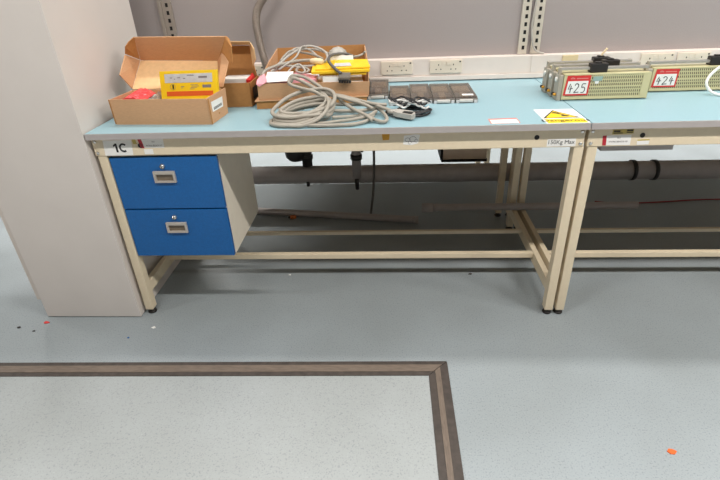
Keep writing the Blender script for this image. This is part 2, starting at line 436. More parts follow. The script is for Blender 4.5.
s = decal('paper_label', [(1.978, .7515), (2.018, .7525), (2.018, .771), (1.976, .770)], 'white', beam2, 'small white label with yellow top edge')
MB().slab([(1.977, FB-.0006, .766), (2.018, FB-.0006, .767), (2.018, FB-.0006, .7715), (1.976, FB-.0006, .7705)], .0002, (0, -1, 0)).build('yellow_edge', M['olive'], s)

# benches of the row on the other side of the partition
def far_bench(x0, label):
    t, w, fb = workbench(x0, label, 'benches beyond the partition', False, D=.93, inset=.135)
    # turn it round so its rear faces us
    t.rotation_euler = (0, 0, PI); t.location = (x0+.9, 1.330, 0); return t
far_bench(-.02, 'cream workbench standing beyond the partition, seen under the 1C bench')
far_bench(1.80, 'cream workbench beyond the partition, seen under the right hand bench')

# thin grey tray under the second bench's front beam
t = thing('under_bench_tray', 'slim grey metal tray hung under the front of the right hand bench', 'tray', (2.02, .3, .70))
MB().box(1.892, 2.150, .10, .55, .704, .7075).build('base', M['edge'], t)
b = MB()
b.box(1.892, 2.150, .10, .104, .7075, .735); b.box(1.892, 2.150, .546, .55, .7075, .735)
b.box(1.892, 1.896, .104, .546, .7075, .735); b.box(2.146, 2.150, .104, .546, .7075, .735)
b.build('rim', M['edge'], t)
b = MB()
for xx in (1.91, 2.12):
    for yy in (.12, .52): b.box(xx, xx+.015, yy, yy+.003, .735, .8185)
b.build('hanger', M['edge'], t)

# ------------------------------------------------------------------ blue drawer cabinet hung under the first bench
t = thing('drawer_cabinet', 'cabinet with two blue drawers hung under the left end of the bench', 'drawer cabinet', (.255, .24, .30))
b = MB(); x0, x1, y1 = .050, .463, .452
b.box(x1-.016, x1, .048, y1, .303, .742); b.box(x0, x0+.016, .048, y1, .303, .742)
b.box(x0+.016, x1-.016, .048, y1, .303, .319); b.box(x0+.016, x1-.016, .048, y1, .726, .742); b.box(x0+.016, x1-.016, y1-.01, y1, .319, .726)
b.build('body', M['greybeige'], t)
b = MB()
for xx in (x0+.02, x1-.05): b.box(xx, xx+.03, .10, .40, .742, .8185)
b.build('hanger', M['dark'], t)
for z0, z1, hx, lz, lx in ((.523, .737, .249, .701, .248), (.304, .517, .2475, .485, .2455)):
    d = MB().box(x0-.003, x1-.001, .030, .047, z0, z1, .0015).build('drawer', M['blue'], t)
    hz = (z0+z1)/2 + .029
    b = MB(); w2, h2 = .0425, .0235
    b.box(hx-w2, hx+w2, .021, .0305, hz+h2-.013, hz+h2, .002)
    b.box(hx-w2, hx+w2, .021, .0305, hz-h2, hz-h2+.008, .002)
    b.box(hx-w2, hx-w2+.009, .021, .0305, hz-h2+.007, hz+h2-.012, .001)
    b.box(hx+w2-.009, hx+w2, .021, .0305, hz-h2+.007, hz+h2-.012, .001)
    b.mi(1).box(hx-w2+.008, hx+w2-.008, .0293, .0305, hz-h2+.007, hz+h2-.012)  # flat back plate, the shade of the hollow is put into its darker colour
    b.build('handle', [M['handle'], M['recess_shade']], d, 'pewter recessed pull')
    b = MB().lathe((lx, .030, lz), [(.0105, -.001), (.0105, .003), (.008, .006), (.0075, .009), (.003, .0095)], 18, (0, -1, 0))
    b.mi(1).box(lx-.0012, lx+.0012, .0200, .0215, lz-.006, lz+.002)
    b.build('lock', [M['chrome'], M['dark']], d, 'round nickel lock')

# ------------------------------------------------------------------ trunking and sockets along the partition
t = thing('cable_trunking', 'ivory cable trunking running along the back of the benches', 'trunking', (1.4, .775, .862))
MB().box(-.06, 3.6, .752, .80, .866, .944, .002).build('body', M['trunk'], t)
MB().box(-.06, 3.6, .744, .80, .8445, .8655, .002).build('lower_lip', M['trunk'], t)
MB().box(1.776, 1.806, .748, .7515, .8665, .9435, .001).build('joint_cover', M['trunk'], t)
def socket(x0, x1, label, m='socket', z0=.877, z1=.937, switch=True, holes=True):
    t = thing('power_socket', label, 'power socket', ((x0+x1)/2, .75, z0), 'sockets on the trunking')
    y = .7518
    MB().box(x0, x1, y-.007, y, z0, z1, .002).build('faceplate', M[m], t)
    if holes:
        b = MB(); w = x1-x0
        for cx in (x0+w*.27, x0+w*.73):
            zc = z0+(z1-z0)*.40
            b.box(cx-.0018, cx+.0018, y-.0075, y-.0069, zc+.011, zc+.018)
            for dx in (-.011, .011): b.box(cx+dx-.0026, cx+dx+.0026, y-.0075, y-.0069, zc-.008, zc-.0035)
        b.build('pin_holes', M['slot'], t)
    if switch:
        cx = (x0+x1)/2
        for dx in (-.012, .012):
            MB().box(cx+dx-.010, cx+dx+.010, y-.009, y-.0071, z1-.024, z1-.007, .0015).build('switch', M['socket'], t)
        MB().box(x1-.014, x1-.007, y-.0078, y-.0071, z1-.012, z1-.006).build('indicator', M['dark'], t)
    return t
socket(1.073, 1.222, 'ivory double socket just right of the box of cables')
socket(1.304, 1.455, 'ivory double socket above the row of smoky trays')
socket(.365, .510, 'ivory double socket behind the corrugated hose, partly hidden')
socket(1.914, 1.985, 'small aged beige outlet plate above the left end of the resistors', 'beige_socket', .905, .9415, False, False)
socket(2.268, 2.415, 'ivory socket plate behind resistor 424, nearest its left end')
socket(2.430, 2.575, 'ivory socket plate behind the black slider of resistor 424')

# ------------------------------------------------------------------ slotted uprights
def upright(x, w, label, m, flange=0, phase=0):
    t = thing('slotted_upright', label, 'shelf upright', (x+w/2, .79, .944), 'slotted wall uprights')
    y = .7995
    b = MB()
    b.box(x, x+w, y-.012, y-.001, .946, 1.74, .001)
    b.build('channel', M[m], t)
    if flange:
        MB().box(x-.016, x-.001, y-.020, y-.001, .946, 1.74, .001).build('flange', M[m], t)
    b = MB(); z = .962+phase; k = 0
    while z < 1.72:
        b.box(x+w*.40, x+w*.40+.012, y-.0127, y-.0119, z, z+.017); z += .0335
    b.build('slots', M['slot'], t)
    return t
upright(.052, .045, 'slotted grey upright above the open cardboard boxes', 'upright', 1, .007)
upright(1.716, .040, 'left one of the two slotted cream uprights above the trays', 'upright2', 0, .004)
upright(1.774, .042, 'right one of the two slotted cream uprights, beside the thin cable', 'upright2', 0, 0)
o = MB().tube([(1.770, .781, 1.70), (1.771, .781, 1.30), (1.772, .781, 1.174), (1.766, .781, 1.072), (1.776, .776, .999), (1.792, .772, .965), (1.815, .772, .952), (1.835, .778, .9475)], .0042, 8).build('hanging_cable', M['cable2'])
tag(o, 'thin pale cable hanging between the two slotted uprights', 'cable')

# corrugated hose coming down behind the boxes
b = MB()
path = spline([V(p) for p in ((.80, .78, 1.46), (.70, .75, 1.40), (.622, .73, 1.315), (.566, .72, 1.244), (.523, .72, 1.189), (.507, .72, 1.135), (.511, .71, 1.065), (.524, .70, .987), (.541, .69, .90), (.548, .69, .846))], 10)
b.tube(path, .0165, 14, smooth=False)
t = thing('flexible_hose', 'grey corrugated hose rising behind the box of cables', 'hose', (.548, .69, .84))
b.build('tube', M['hose'], t)
b = MB()
for i in range(2, len(path)-2, 1):
    d = (path[i+1]-path[i-1]).normalized()
    for f in (0, .5):
        p = path[i].lerp(path[i+1], f); b.cyl(p-d*.0012, p+d*.0012, .0178, n=14)
o = b.build('rib_rings', M['hose'], t); o['kind'] = 'stuff'
MB().cyl((.548, .69, .84), (.546, .69, .868), .022, n=18).build('base_collar', M['bakelite'], t)

# ------------------------------------------------------------------ cardboard boxes
TH = .0035
def carton(name, label, x0, x1, y0, y1, h, z=H, group=None, rz=0):
    """open tray of a mailer box"""
    t = thing(name, label, 'box', ((x0+x1)/2, (y0+y1)/2, z), group)
    return t
t = carton('cardboard_box', 'open brown cardboard box with yellow card inside, nearest the tall cabinet', .07, .452, .10, .27, .1, group='cardboard boxes on the bench')
z1 = H+.096
b = MB()
b.slab([(.066, .117, H), (.450, .088, H), (.463, .250, H), (.080, .276, H)], TH, (0, 0, 1))
b.build('base', M['card'], t)
MB().slab([(.066, .117, H), (.450, .088, H), (.447, .085, z1), (.064, .113, z1)], TH, (0, 1, 0)).build('front_wall', M['card'], t)
MB().slab([(.450, .088, H), (.463, .250, H), (.4615, .272, z1), (.4467, .086, z1)], TH, (-1, 0, 0)).build('right_wall', M['card'], t)
MB().slab([(.066, .120, H), (.080, .276, H), (.080, .276, z1), (.066, .116, z1)], TH, (1, 0, 0)).build('left_wall', M['card'], t)
MB().slab([(.080, .276, H), (.463, .250, H), (.446, .268, z1), (.080, .274, z1)], TH, (0, -1, 0)).build('back_wall', M['card_in'], t)
# doubled tuck layers, with the dark folded gap at the front corners
MB().slab([(.060, .121, H+.002), (.0655, .1185, H+.002), (.0655, .114, z1), (.060, .117, z1)], .003, (0, -1, 0)).build('corner_fold', M['card_dark'], t)
MB().slab([(.4515, .0865, H+.002), (.4545, .0875, H+.002), (.4545, .0855, z1), (.4515, .0845, z1)], .003, (0, -1, 0)).build('corner_fold', M['card_dark'], t)
lid = MB().slab([(.080, .275, .940), (.440, .270, .936), (.408, .400, 1.018), (.080, .400, 1.029)], TH, (0, .55, -.83)).build('lid', M['card_in'], t)
MB().slab([(.080, .400, 1.030), (.406, .400, 1.019), (.474, .345, 1.115), (.104, .345, 1.124)], TH, (0, .84, .55)).build('lid_flap', M['card'], lid)
MB().slab([(.080, .275, .942), (.066, .235, 1.002), (.060, .328, 1.062), (.080, .398, 1.030)], TH, (-1, 0, .1)).build('lid_ear', M['card'], lid)
MB().slab([(.434, .270, .938), (.456, .257, .942), (.470, .330, 1.022), (.440, .365, 1.056), (.406, .398, 1.019)], TH, (1, .2, .1)).build('lid_ear', M['card'], lid)
MB().slab([(.474, .345, 1.1155), (.470, .342, 1.109), (.437, .362, 1.058), (.505, .270, 1.028), (.511, .270, 1.086), (.490, .322, 1.108)], TH, (1, .5, .2)).build('lid_ear', M['card_dark'], lid)
MB().slab([(.104, .345, 1.1245), (.093, .318, 1.112), (.083, .300, 1.096), (.062, .325, 1.066), (.080, .398, 1.032)], TH, (-1, .5, .2)).build('lid_ear', M['card_dark'], lid)
# shipping label and glue dot on the right wall
def on_right(u, v):      # u along depth 0..1, v up 0..1
    a = V((.450, .088, H)).lerp(V((.463, .250, H)), u); c = V((.4467, .086, z1)).lerp(V((.4615, .272, z1)), u)
    return a.lerp(c, v)+V((.0003, 0, 0))
s = MB().slab([on_right(.16, .42), on_right(.74, .38), on_right(.76, .76), on_right(.16, .80)], .0006, (1, 0, 0)).build('shipping_label', M['white'], t, 'white shipping label')
b = MB()
for k in range(9):
    u = .24+k*.05
    b.slab([on_right(u, .46)+V((.0006, 0, 0)), on_right(u+.03, .46)+V((.0006, 0, 0)), on_right(u+.03, .56)+V((.0006, 0, 0)), on_right(u, .56)+V((.0006, 0, 0))], .0002, (1, 0, 0))
b.build('print', M['ink'], s)
MB().slab([on_right(.46, .2), on_right(.52, .2), on_right(.52, .26), on_right(.46, .26)], .0004, (1, 0, 0)).build('glue_mark', M['card_dark'], t)

# yellow card pack inside
t = thing('yellow_pack', 'yellow printed pack with white label and orange bar, upright in the open box', 'pack', (.34, .2, .86))
yy_ = lambda x, z: V((x, .190+.165*(z-.863)-.02*(x-.226), z))
a, bb, c, d = yy_(.224, .863), yy_(.450, .863), yy_(.459, 1.0155), yy_(.234, 1.014)
body = MB().slab([a, bb, c, d], .018, (0, 1, -.15)).build('sleeve', M['yellow'], t)
def yp(u, v, o=.0006): return a.lerp(bb, u).lerp(d.lerp(c, u), v)+V((0, -o, 0))
def yq(u0, u1, v0, v1, o=.0002, tt=.0005): return [yp(u0, v0, o), yp(u1, v0, o), yp(u1, v1, o), yp(u0, v1, o)]
s = MB().slab(yq(.085, .92, .72, .93), .0006, (0, -1, 0)).build('address_label', M['foil'], body, 'silvery white label')
b = MB()
for k, (u0, u1, vv) in enumerate(((.68, .83, .82), (.18, .22, .83), (.25, .27, .80), (.31, .36, .83), (.41, .45, .81), (.48, .60, .88))):
    b.slab(yq(u0, u1, vv, vv+(.045 if k == 0 else .018), .0009), .0003, (0, -1, 0))
b.build('print', M['greyink'], s)
MB().slab(yq(.10, .92, .40, .515), .0006, (0, -1, 0)).build('orange_bar', M['orange'], body, 'orange warning bar')
b = MB()
MB().slab(yq(.74, .89, .59, .66), .0004, (0, -1, 0)).build('barcode', M['greyink'], body)
MB().slab(yq(.21, .235, .58, .67), .0004, (0, -1, 0)).build('symbol', M['ink'], body)
for u0, u1, v0, v1 in ((.36, .42, .62, .632), (.36, .40, .59, .60), (.53, .66, .655, .667), (.55, .68, .625, .635), (.53, .64, .595, .605), (.51, .6, .56, .57)):
    b.slab(yq(u0, u1, v0, v1), .0004, (0, -1, 0))
b.build('print', M['greyink'], body)
MB().tube([yp(.22+.05*math.cos(k*PI/8), .625+.06*math.sin(k*PI/8), .0008) for k in range(17)], .0006, 5, sub=2).build('seal', M['greyink'], body)
# red plastic and silver bag beside it
def crumple(name, label, cat, fn_top, x0, x1, y0, y1, zb, m, n=10):
    b = MB()
    def top(u, v): return V((x0+(x1-x0)*u, y0+(y1-y0)*v, fn_top(u, v)))
    g = [[b.bm.verts.new(top(i/n, j/n)) for j in range(n+1)] for i in range(n+1)]
    g2 = [[b.bm.verts.new((g[i][j].co.x, g[i][j].co.y, zb)) for j in range(n+1)] for i in range(n+1)]
    for i in range(n):
        for j in range(n):
            b.face([g[i][j], g[i+1][j], g[i+1][j+1], g[i][j+1]]); b.face([g2[i][j], g2[i][j+1], g2[i+1][j+1], g2[i+1][j]])
    for i in range(n):
        b.face([g[i][0], g2[i][0], g2[i+1][0], g[i+1][0]]); b.face([g[i][n], g[i+1][n], g2[i+1][n], g2[i][n]])
        b.face([g[0][i], g[0][i+1], g2[0][i+1], g2[0][i]]); b.face([g[n][i], g2[n][i], g2[n][i+1], g[n][i+1]])
    return tag(b.build(name, M[m]), label, cat)
rn = random.Random(3)
crumple('red_plastic_pouch', 'crumpled red plastic pouch in the front cardboard box', 'pouch',
        lambda u, v: .926+.022*math.sin(PI*u)*(.5+.5*v)+rn.uniform(-.003, .003), .092, .184, .135, .250, .846, 'red_plastic')
crumple('silver_bag', 'crumpled silver grey bag between red pouch and yellow pack', 'bag',
        lambda u, v: .918+.016*math.sin(PI*u)*(.5+.5*v)+rn.uniform(-.004, .004), .188, .222, .135, .235, .846, 'grey_bag')

# ------------------------------------------------------------------ second box, behind the first
t = thing('cardboard_box', 'smaller open cardboard box with red item, behind the box with yellow card', 'box', (.44, .42, H), 'cardboard boxes on the bench')
X0, X1, Y0, Y1, z1 = .30, .540, .430, .560, .938
X0b = .30
b = MB(); Y0 = .345; Y1 = .470
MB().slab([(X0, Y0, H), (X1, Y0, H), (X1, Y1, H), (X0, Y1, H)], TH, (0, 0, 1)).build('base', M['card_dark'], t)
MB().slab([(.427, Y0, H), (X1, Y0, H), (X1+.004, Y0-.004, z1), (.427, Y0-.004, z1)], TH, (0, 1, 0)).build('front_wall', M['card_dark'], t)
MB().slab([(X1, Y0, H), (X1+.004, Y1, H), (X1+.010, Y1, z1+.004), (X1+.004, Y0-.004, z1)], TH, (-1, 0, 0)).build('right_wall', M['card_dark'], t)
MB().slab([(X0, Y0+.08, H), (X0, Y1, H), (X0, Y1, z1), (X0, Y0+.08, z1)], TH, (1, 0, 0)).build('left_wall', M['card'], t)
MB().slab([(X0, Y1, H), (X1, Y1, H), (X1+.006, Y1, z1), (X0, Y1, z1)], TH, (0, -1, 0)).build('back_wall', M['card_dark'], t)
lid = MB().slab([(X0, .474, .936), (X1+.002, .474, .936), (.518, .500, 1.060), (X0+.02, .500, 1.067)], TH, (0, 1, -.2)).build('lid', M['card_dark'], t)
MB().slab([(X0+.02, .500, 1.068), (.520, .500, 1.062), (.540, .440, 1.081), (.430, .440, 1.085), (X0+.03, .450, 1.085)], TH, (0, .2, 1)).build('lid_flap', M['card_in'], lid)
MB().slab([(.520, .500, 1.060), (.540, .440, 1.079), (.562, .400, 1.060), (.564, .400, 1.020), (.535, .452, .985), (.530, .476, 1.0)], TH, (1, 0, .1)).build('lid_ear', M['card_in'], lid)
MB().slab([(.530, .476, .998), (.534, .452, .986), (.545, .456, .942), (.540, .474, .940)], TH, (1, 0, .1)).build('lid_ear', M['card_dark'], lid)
s = MB().slab([(.5455, .362, .868), (.5475, .44, .868), (.5495, .44, .915), (.5465, .362, .915)], .0012, (1, 0, 0)).build('shipping_label', M['ink'], t, 'dark printed label')
o = MB().box(.42, .520, .375, .455, .846, .950, .004).build('folded_papers', M['white']); tag(o, 'folded white papers in the box behind', 'papers')
rn = random.Random(5)
crumple('red_pouch', 'red pouch at the right of the small box behind', 'pouch', lambda u, v: .944+.012*v*math.sin(PI*u)+rn.uniform(-.002, .002), .5205, .537, .372, .455, .846, 'redink', 6)

# ------------------------------------------------------------------ third box with cables, standing on a flat one
t = thing('cardboard_box', 'flat closed cardboard box lying under the box of cables', 'box', (.79, .42, H), 'cardboard boxes on the bench')
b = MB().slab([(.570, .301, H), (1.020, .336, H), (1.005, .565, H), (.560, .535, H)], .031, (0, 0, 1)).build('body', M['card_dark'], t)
MB().slab([(.566, .294, .8712), (1.026, .331, .8712), (1.007, .569, .8712), (.556, .540, .8712)], .0035, (0, 0, 1)).build('lid', M['card'], t)
t = thing('cardboard_box', 'open cardboard box heaped with cables and yellow envelopes', 'box', (.80, .45, .875), 'cardboard boxes on the bench')
zb = .8750; F0, F1, B1, B0 = V((.581, .305, zb)), V((1.029, .346, zb)), V((1.005, .620, zb)), V((.600, .600, zb))
up = lambda p, z: V((p.x, p.y, z))
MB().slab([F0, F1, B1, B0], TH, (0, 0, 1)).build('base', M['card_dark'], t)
MB().slab([F0, F1, up(F1, .930)+V((.004, -.005, 0)), up(F0, .940)+V((.002, -.004, 0))], TH, (0, 1, 0)).build('front_wall', M['card'], t)
MB().slab([F1, B1, up(B1, 1.030), V((1.022, .50, .985)), V((1.030, .345, .945))], TH, (-1, 0, 0)).build('right_wall', M['card'], t)
MB().slab([F0, B0, V((.612, .615, 1.030)), V((.592, .52, .993)), V((.582, .31, .942))], TH, (1, 0, 0)).build('left_wall', M['card'], t)
MB().slab([B0, B1, up(B1, 1.034), V((.612, .615, 1.031))], TH, (0, -1, 0)).build('back_wall', M['card_dark'], t)
MB().slab([V((1.0305, .343, zb)), V((1.0335, .343, zb)), V((1.0345, .343, .940)), V((1.0315, .343, .940))], .004, (0, 1, 0)).build('corner_fold', M['dark'], t)

# contents of the third box: packing first
o = MB().slab([(.620, .335, .880), (1.005, .368, .880), (.985, .590, .880), (.625, .575, .880)], .045, (0, 0, 1)).build('document_stack', M['white']); tag(o, 'stack of white documents in the box of cables', 'papers')
rn = random.Random(11)
crumple('pink_bubble_bag', 'pink bubble wrap bag over the front left rim of the cable box', 'bag',
        lambda u, v: .946+.014*math.sin(PI*min(1, u*1.1))*(.3+.7*v)+rn.uniform(-.003, .003), .600, .815, .325, .420, .9265, 'pink_bag', 14)
b = MB()
b.slab([(.582, .294, .940), (.592, .295, .930), (.610, .298, .940), (.624, .302, .948), (.612, .326, .972), (.592, .322, .964), (.582, .306, .952)], .006, (0, 1, .3))
tag(b.build('pink_bubble_bag', M['pink_bag']), 'loose corner of pink bubble wrap hanging over the box front', 'bag')
o = MB().slab([(.612, .308, .9430), (.722, .317, .9455), (.724, .355, .972), (.620, .345, .975)], .003, (0, .6, .8)).build('white_slip', M['white']); tag(o, 'white slip lying on the pink bubble bag', 'paper')
o = MB().slab([(.845, .328, .928), (.925, .334, .928), (.925, .337, .952), (.845, .331, .954)], .002, (0, 1, 0)).build('white_card', M['white']); tag(o, 'white card standing behind the front rim of the cable box', 'card')
def envelope(pts, tk, label, m='yellow_env'):
    o = MB().slab(pts, tk, (0, 0, 1)).build('envelope', M[m]); return tag(o, label, 'envelope', 'envelopes in the cable box')
envelope([(.830, .350, .9555), (1.020, .362, .9535), (1.010, .480, .9700), (.828, .466, .9720)], .008, 'yellow envelope lying lowest in the box of cables')
envelope([(.800, .338, .9645), (1.034, .358, .9640), (1.020, .475, .9800), (.795, .455, .9810)], .009, 'yellow envelope second from the top in the cable box')
envelope([(.815, .350, .9760), (1.036, .372, .9770), (1.018, .478, .9895), (.812, .462, .9920)], .005, 'topmost yellow envelope with pale patch in the cable box')
o = MB().slab([(.885, .375, .9855), (.960, .380, .9850), (.950, .420, .9905), (.890, .415, .9910)], .001, (0, 0, 1)).build('white_slip', M['foil']); tag(o, 'pale slip lying on the topmost yellow envelope', 'paper')
o = MB().slab([(.862, .462, .9860), (.962, .474, .9860), (.960, .482, 1.011), (.864, .468, 1.012)], .004, (0, 1, -.1)).build('white_card', M['white']); tag(o, 'white printed card standing behind the yellow envelopes', 'card')

# cables heaped in the box
strands = [
 [(.600,.335,.965),(.613,.360,.982),(.674,.400,.997),(.753,.430,1.004),(.826,.430,1.002)],
 [(.645,.380,.985),(.695,.470,1.021),(.765,.520,1.047),(.830,.500,1.033),(.857,.440,1.011),(.83,.43,.985)],
 [(.655,.450,1.000),(.691,.500,1.032),(.741,.520,1.022),(.800,.480,1.016),(.839,.420,1.010)],
 [(.762,.500,1.050),(.741,.500,1.045),(.723,.460,1.015),(.694,.400,.998),(.66,.38,.978)],
 [(.683,.400,.990),(.735,.400,.984),(.771,.400,.978),(.782,.390,.969),(.757,.380,.963),(.730,.390,.971),(.745,.40,.985)],
 [(.62,.40,.965),(.66,.47,1.0),(.72,.53,1.03),(.79,.54,1.03),(.84,.52,1.02),(.87,.5,1.01)],
 [(.63,.38,.97),(.69,.43,.992),(.75,.47,1.0),(.80,.46,.995),(.84,.44,.99)],
 [(.64,.50,.965),(.67,.53,1.01),(.71,.55,1.035),(.77,.53,1.03),(.82,.46,1.0),(.80,.42,.985),(.74,.43,.982),(.69,.46,.98)],
 [(.936,.500,1.000),(.978,.500,1.003),(1.000,.520,1.009),(1.010,.515,1.018)],
 [(.70,.36,.970),(.72,.40,.988),(.745,.405,.992),(.77,.37,.974),(.76,.355,.967)],
]
t = thing('cable_bunch', 'tangled bunch of grey cables heaped in the open box', 'cables', (.75, .45, .93))
for k, s in enumerate(strands):
    MB().tube(s, .0065 if k in (0,) else (.0048 if k % 3 else .0040), 8).build('strand', M['cable' if k % 2 == 0 else 'cable2'], t)
MB().lathe((.785, .425, 1.003), [(.004, 0), (.009, .004), (.0135, .022), (.0135, .044), (.010, .056), (.003, .060)], 16, (1, -.15, -.10)).build('plug', M['beige_plastic'], t, 'beige plug at a cable end')
MB().lathe((.893, .515, .995), [(.043, 0), (.044, .012), (.036, .028), (.020, .042), (.004, .047)], 20).build('cable_coil_top', M['cable2'], t)
b = MB()
for k in range(4):
    r = .045-.004*k
    b.tube([(.893+r*math.cos(a), .515+r*.8*math.sin(a), 1.0+.008*k) for a in [j*PI/6 for j in range(13)]], .0042, 7, sub=3)
b.build('strand', M['cable'], t)
t = thing('dark_cable_with_connector', 'dark cable hanging over the box front with a black terminal connector', 'cable', (.93, .34, .94))
MB().tube([(.965,.500,1.000),(.936,.500,1.012),(.906,.480,1.018),(.872,.440,1.018),(.868,.380,1.006),(.896,.345,.982),(.921,.330,.966)], .0062, 9).build('wire', M['cable_dark'], t)
bd = MB().slab([(.908, .318, .946), (.953, .322, .942), (.957, .336, .968), (.912, .334, .970)], .012, (0, .75, -.6)).build('connector', M['conn'], t, 'grey multi pole connector')
b = MB()
for k in range(5):
    x = .911+k*.0102
    b.box(x, x+.0082, .305, .3235, .934-.0007*k, .9455-.0007*k, .0008)
b.build('terminal_row', M['conn_black'], bd)
MB().box(.912, .955, .3115, .3165, .9460, .9545, .001).build('latch', M['conn'], bd)

# ------------------------------------------------------------------ big coil of grey cable in front
t = thing('coiled_cable', 'large coil of thick grey cable lying on the front of the bench', 'cable', (.82, .14, H))
R0 = .0074
rn = random.Random(21)
pts = []
turns = 10; N = 28
def blend(fn, q):            # each loop keeps its own place, easing into the next one
    k = int(q); f = max(0, (q-k-.75)/.25); f = f*f*(3-2*f)
    return fn(k)*(1-f)+fn(k+1)*f
ring = lambda k: (k*7 % 10)/9.
layer = lambda k: (k % 4)
wob = [rn.uniform(-1, 1) for _ in range(14)]
for k in range(turns*N):
    a = 2*PI*k/N; q = k/N
    f = blend(ring, q); ly = blend(layer, q); wv = blend(lambda j: wob[j], q)
    rx = .078+.034*f; ry = .036+.060*f
    cx = .792+.010*wv; cy = .112+.010*ly+.005*wv
    ca, sa = math.cos(a), math.sin(a)
    dx, dy = rx*ca+.022*sa, ry*sa+.012*ca
    z = H+R0+.0008+.0148*ly*(.75+.25*sa) + max(0, dy)*.34 + .012*max(0, ca)*(1+.4*wv)
    pts.append(V((cx+dx, max(.014, cy+dy), z)))
b = MB().tube(pts, R0, 9, smooth=True, sub=2)
b.build('coil', M['cable'], t)
loose = [
 [(.860,.190,.905),(.833,.185,.928),(.770,.225,.936),(.729,.252,.944),(.719,.275,.957),(.737,.283,.972),(.785,.278,.963),(.838,.258,.935),(.883,.222,.912),(.943,.204,.900),(1.0,.19,.886)],
 [(.719,.268,.940),(.730,.265,.955),(.742,.265,.966),(.782,.255,.950),(.840,.240,.921),(.893,.220,.905),(.943,.190,.899),(1.01,.165,.885),(1.05,.15,.868)],
 [(.85,.205,.915),(.868,.190,.914),(.886,.140,.902),(.882,.070,.884),(.850,.030,.862),(.802,.014,.849),(.753,.018,.848)],
 [(.880,.240,.905),(.925,.235,.900),(.973,.225,.889),(1.048,.180,.880),(1.100,.190,.872)],
 [(.890,.255,.892),(.943,.245,.886),(1.022,.210,.878),(1.090,.155,.869),(1.135,.121,.8585)],
 [(.860,.143,.868),(.907,.143,.866),(.978,.142,.864),(1.043,.169,.861),(1.066,.196,.858),(1.095,.122,.853),(1.102,.059,.850),(1.082,.042,.849),(1.036,.092,.852),(1.000,.151,.852)],
 [(.85,.035,.850),(.880,.040,.849),(.915,.050,.850),(.982,.066,.853),(1.032,.089,.857),(1.062,.152,.858)],
 [(.82,.018,.849),(.873,.014,.848),(.918,.014,.848),(.985,.022,.848),(1.033,.060,.850),(1.053,.130,.851)],
 [(.920,.235,.882),(.964,.151,.877),(.994,.114,.870),(1.033,.071,.862),(1.05,.05,.852)],
 [(.860,.200,.885),(.900,.200,.878),(.945,.212,.871),(.996,.235,.865),(1.055,.230,.862),(1.094,.245,.860)],
 [(.90,.10,.852),(.95,.11,.851),(1.0,.12,.850),(1.04,.125,.850)],
]
for s in loose: MB().tube(s, R0-.0008, 9).build('loose_strand', M['cable'], t)
d = MB()
d.slab([(1.128, .140, .851), (1.150, .147, .849), (1.197, .122, .8465), (1.206, .098, .8465), (1.200, .075, .8465), (1.190, .068, .8465), (1.140, .096, .849), (1.126, .112, .851)], .017, (0, 0, 1))
pl = d.build('connector', M['cable2'], t, 'pale grey connector hood with dark socket')
MB().slab([(1.158, .093, .8655), (1.191, .076, .8655), (1.199, .098, .8655), (1.166, .115, .8655)], .0015, (0, 0, 1)).build('socket_face', M['conn_black'], pl)
MB().cyl((1.108, .140, .8605), (1.135, .124, .8590), .0085, .010, n=14).build('strain_relief', M['cable2'], t)

# small bundle of black and white wires
t = thing('wire_bundle', 'small bundle of thin black and white wires beside the coiled cable', 'wires', (1.19, .2, H))
rn = random.Random(9)
b = MB()
for k in range(6):
    r = .084-.0095*(k % 3)
    c = (1.182+rn.uniform(-.005, .005), .178+rn.uniform(-.008, .008))
    b.tube([(c[0]+r*math.cos(a), c[1]+r*.76*math.sin(a), H+.0042+.0060*(k//3)+.004*(1+math.sin(2*a+k))) for a in [PI*.9+j*PI/8 for j in range(15)]], .0036, 7, sub=4)
b.build('loops', M['cable_black'], t)
b = MB()
for k in range(5):
    q = [(1.112+.0185*j+rn.uniform(-.004, .004), .236-.005*j+.020*math.sin(j*1.6+k*1.9)+.004*(k-2), H+.024+.0035*k+.006*math.sin(j*1.5+k)) for j in range(9)]
    b.tube(q, .0038, 7, sub=5)
b.build('tangle', M['white'], t, 'white wires twisted over the black ones')
b = MB()
for k in range(4):
    q = [(1.116+.021*j+rn.uniform(-.004, .004), .232-.006*j+.024*math.sin(j*1.9+k*1.7), H+.036+.004*k+.006*math.sin(j*2+k)) for j in range(8)]
    b.tube(q, .0030, 6, sub=5)
b.build('tangle', M['cable_black'], t)

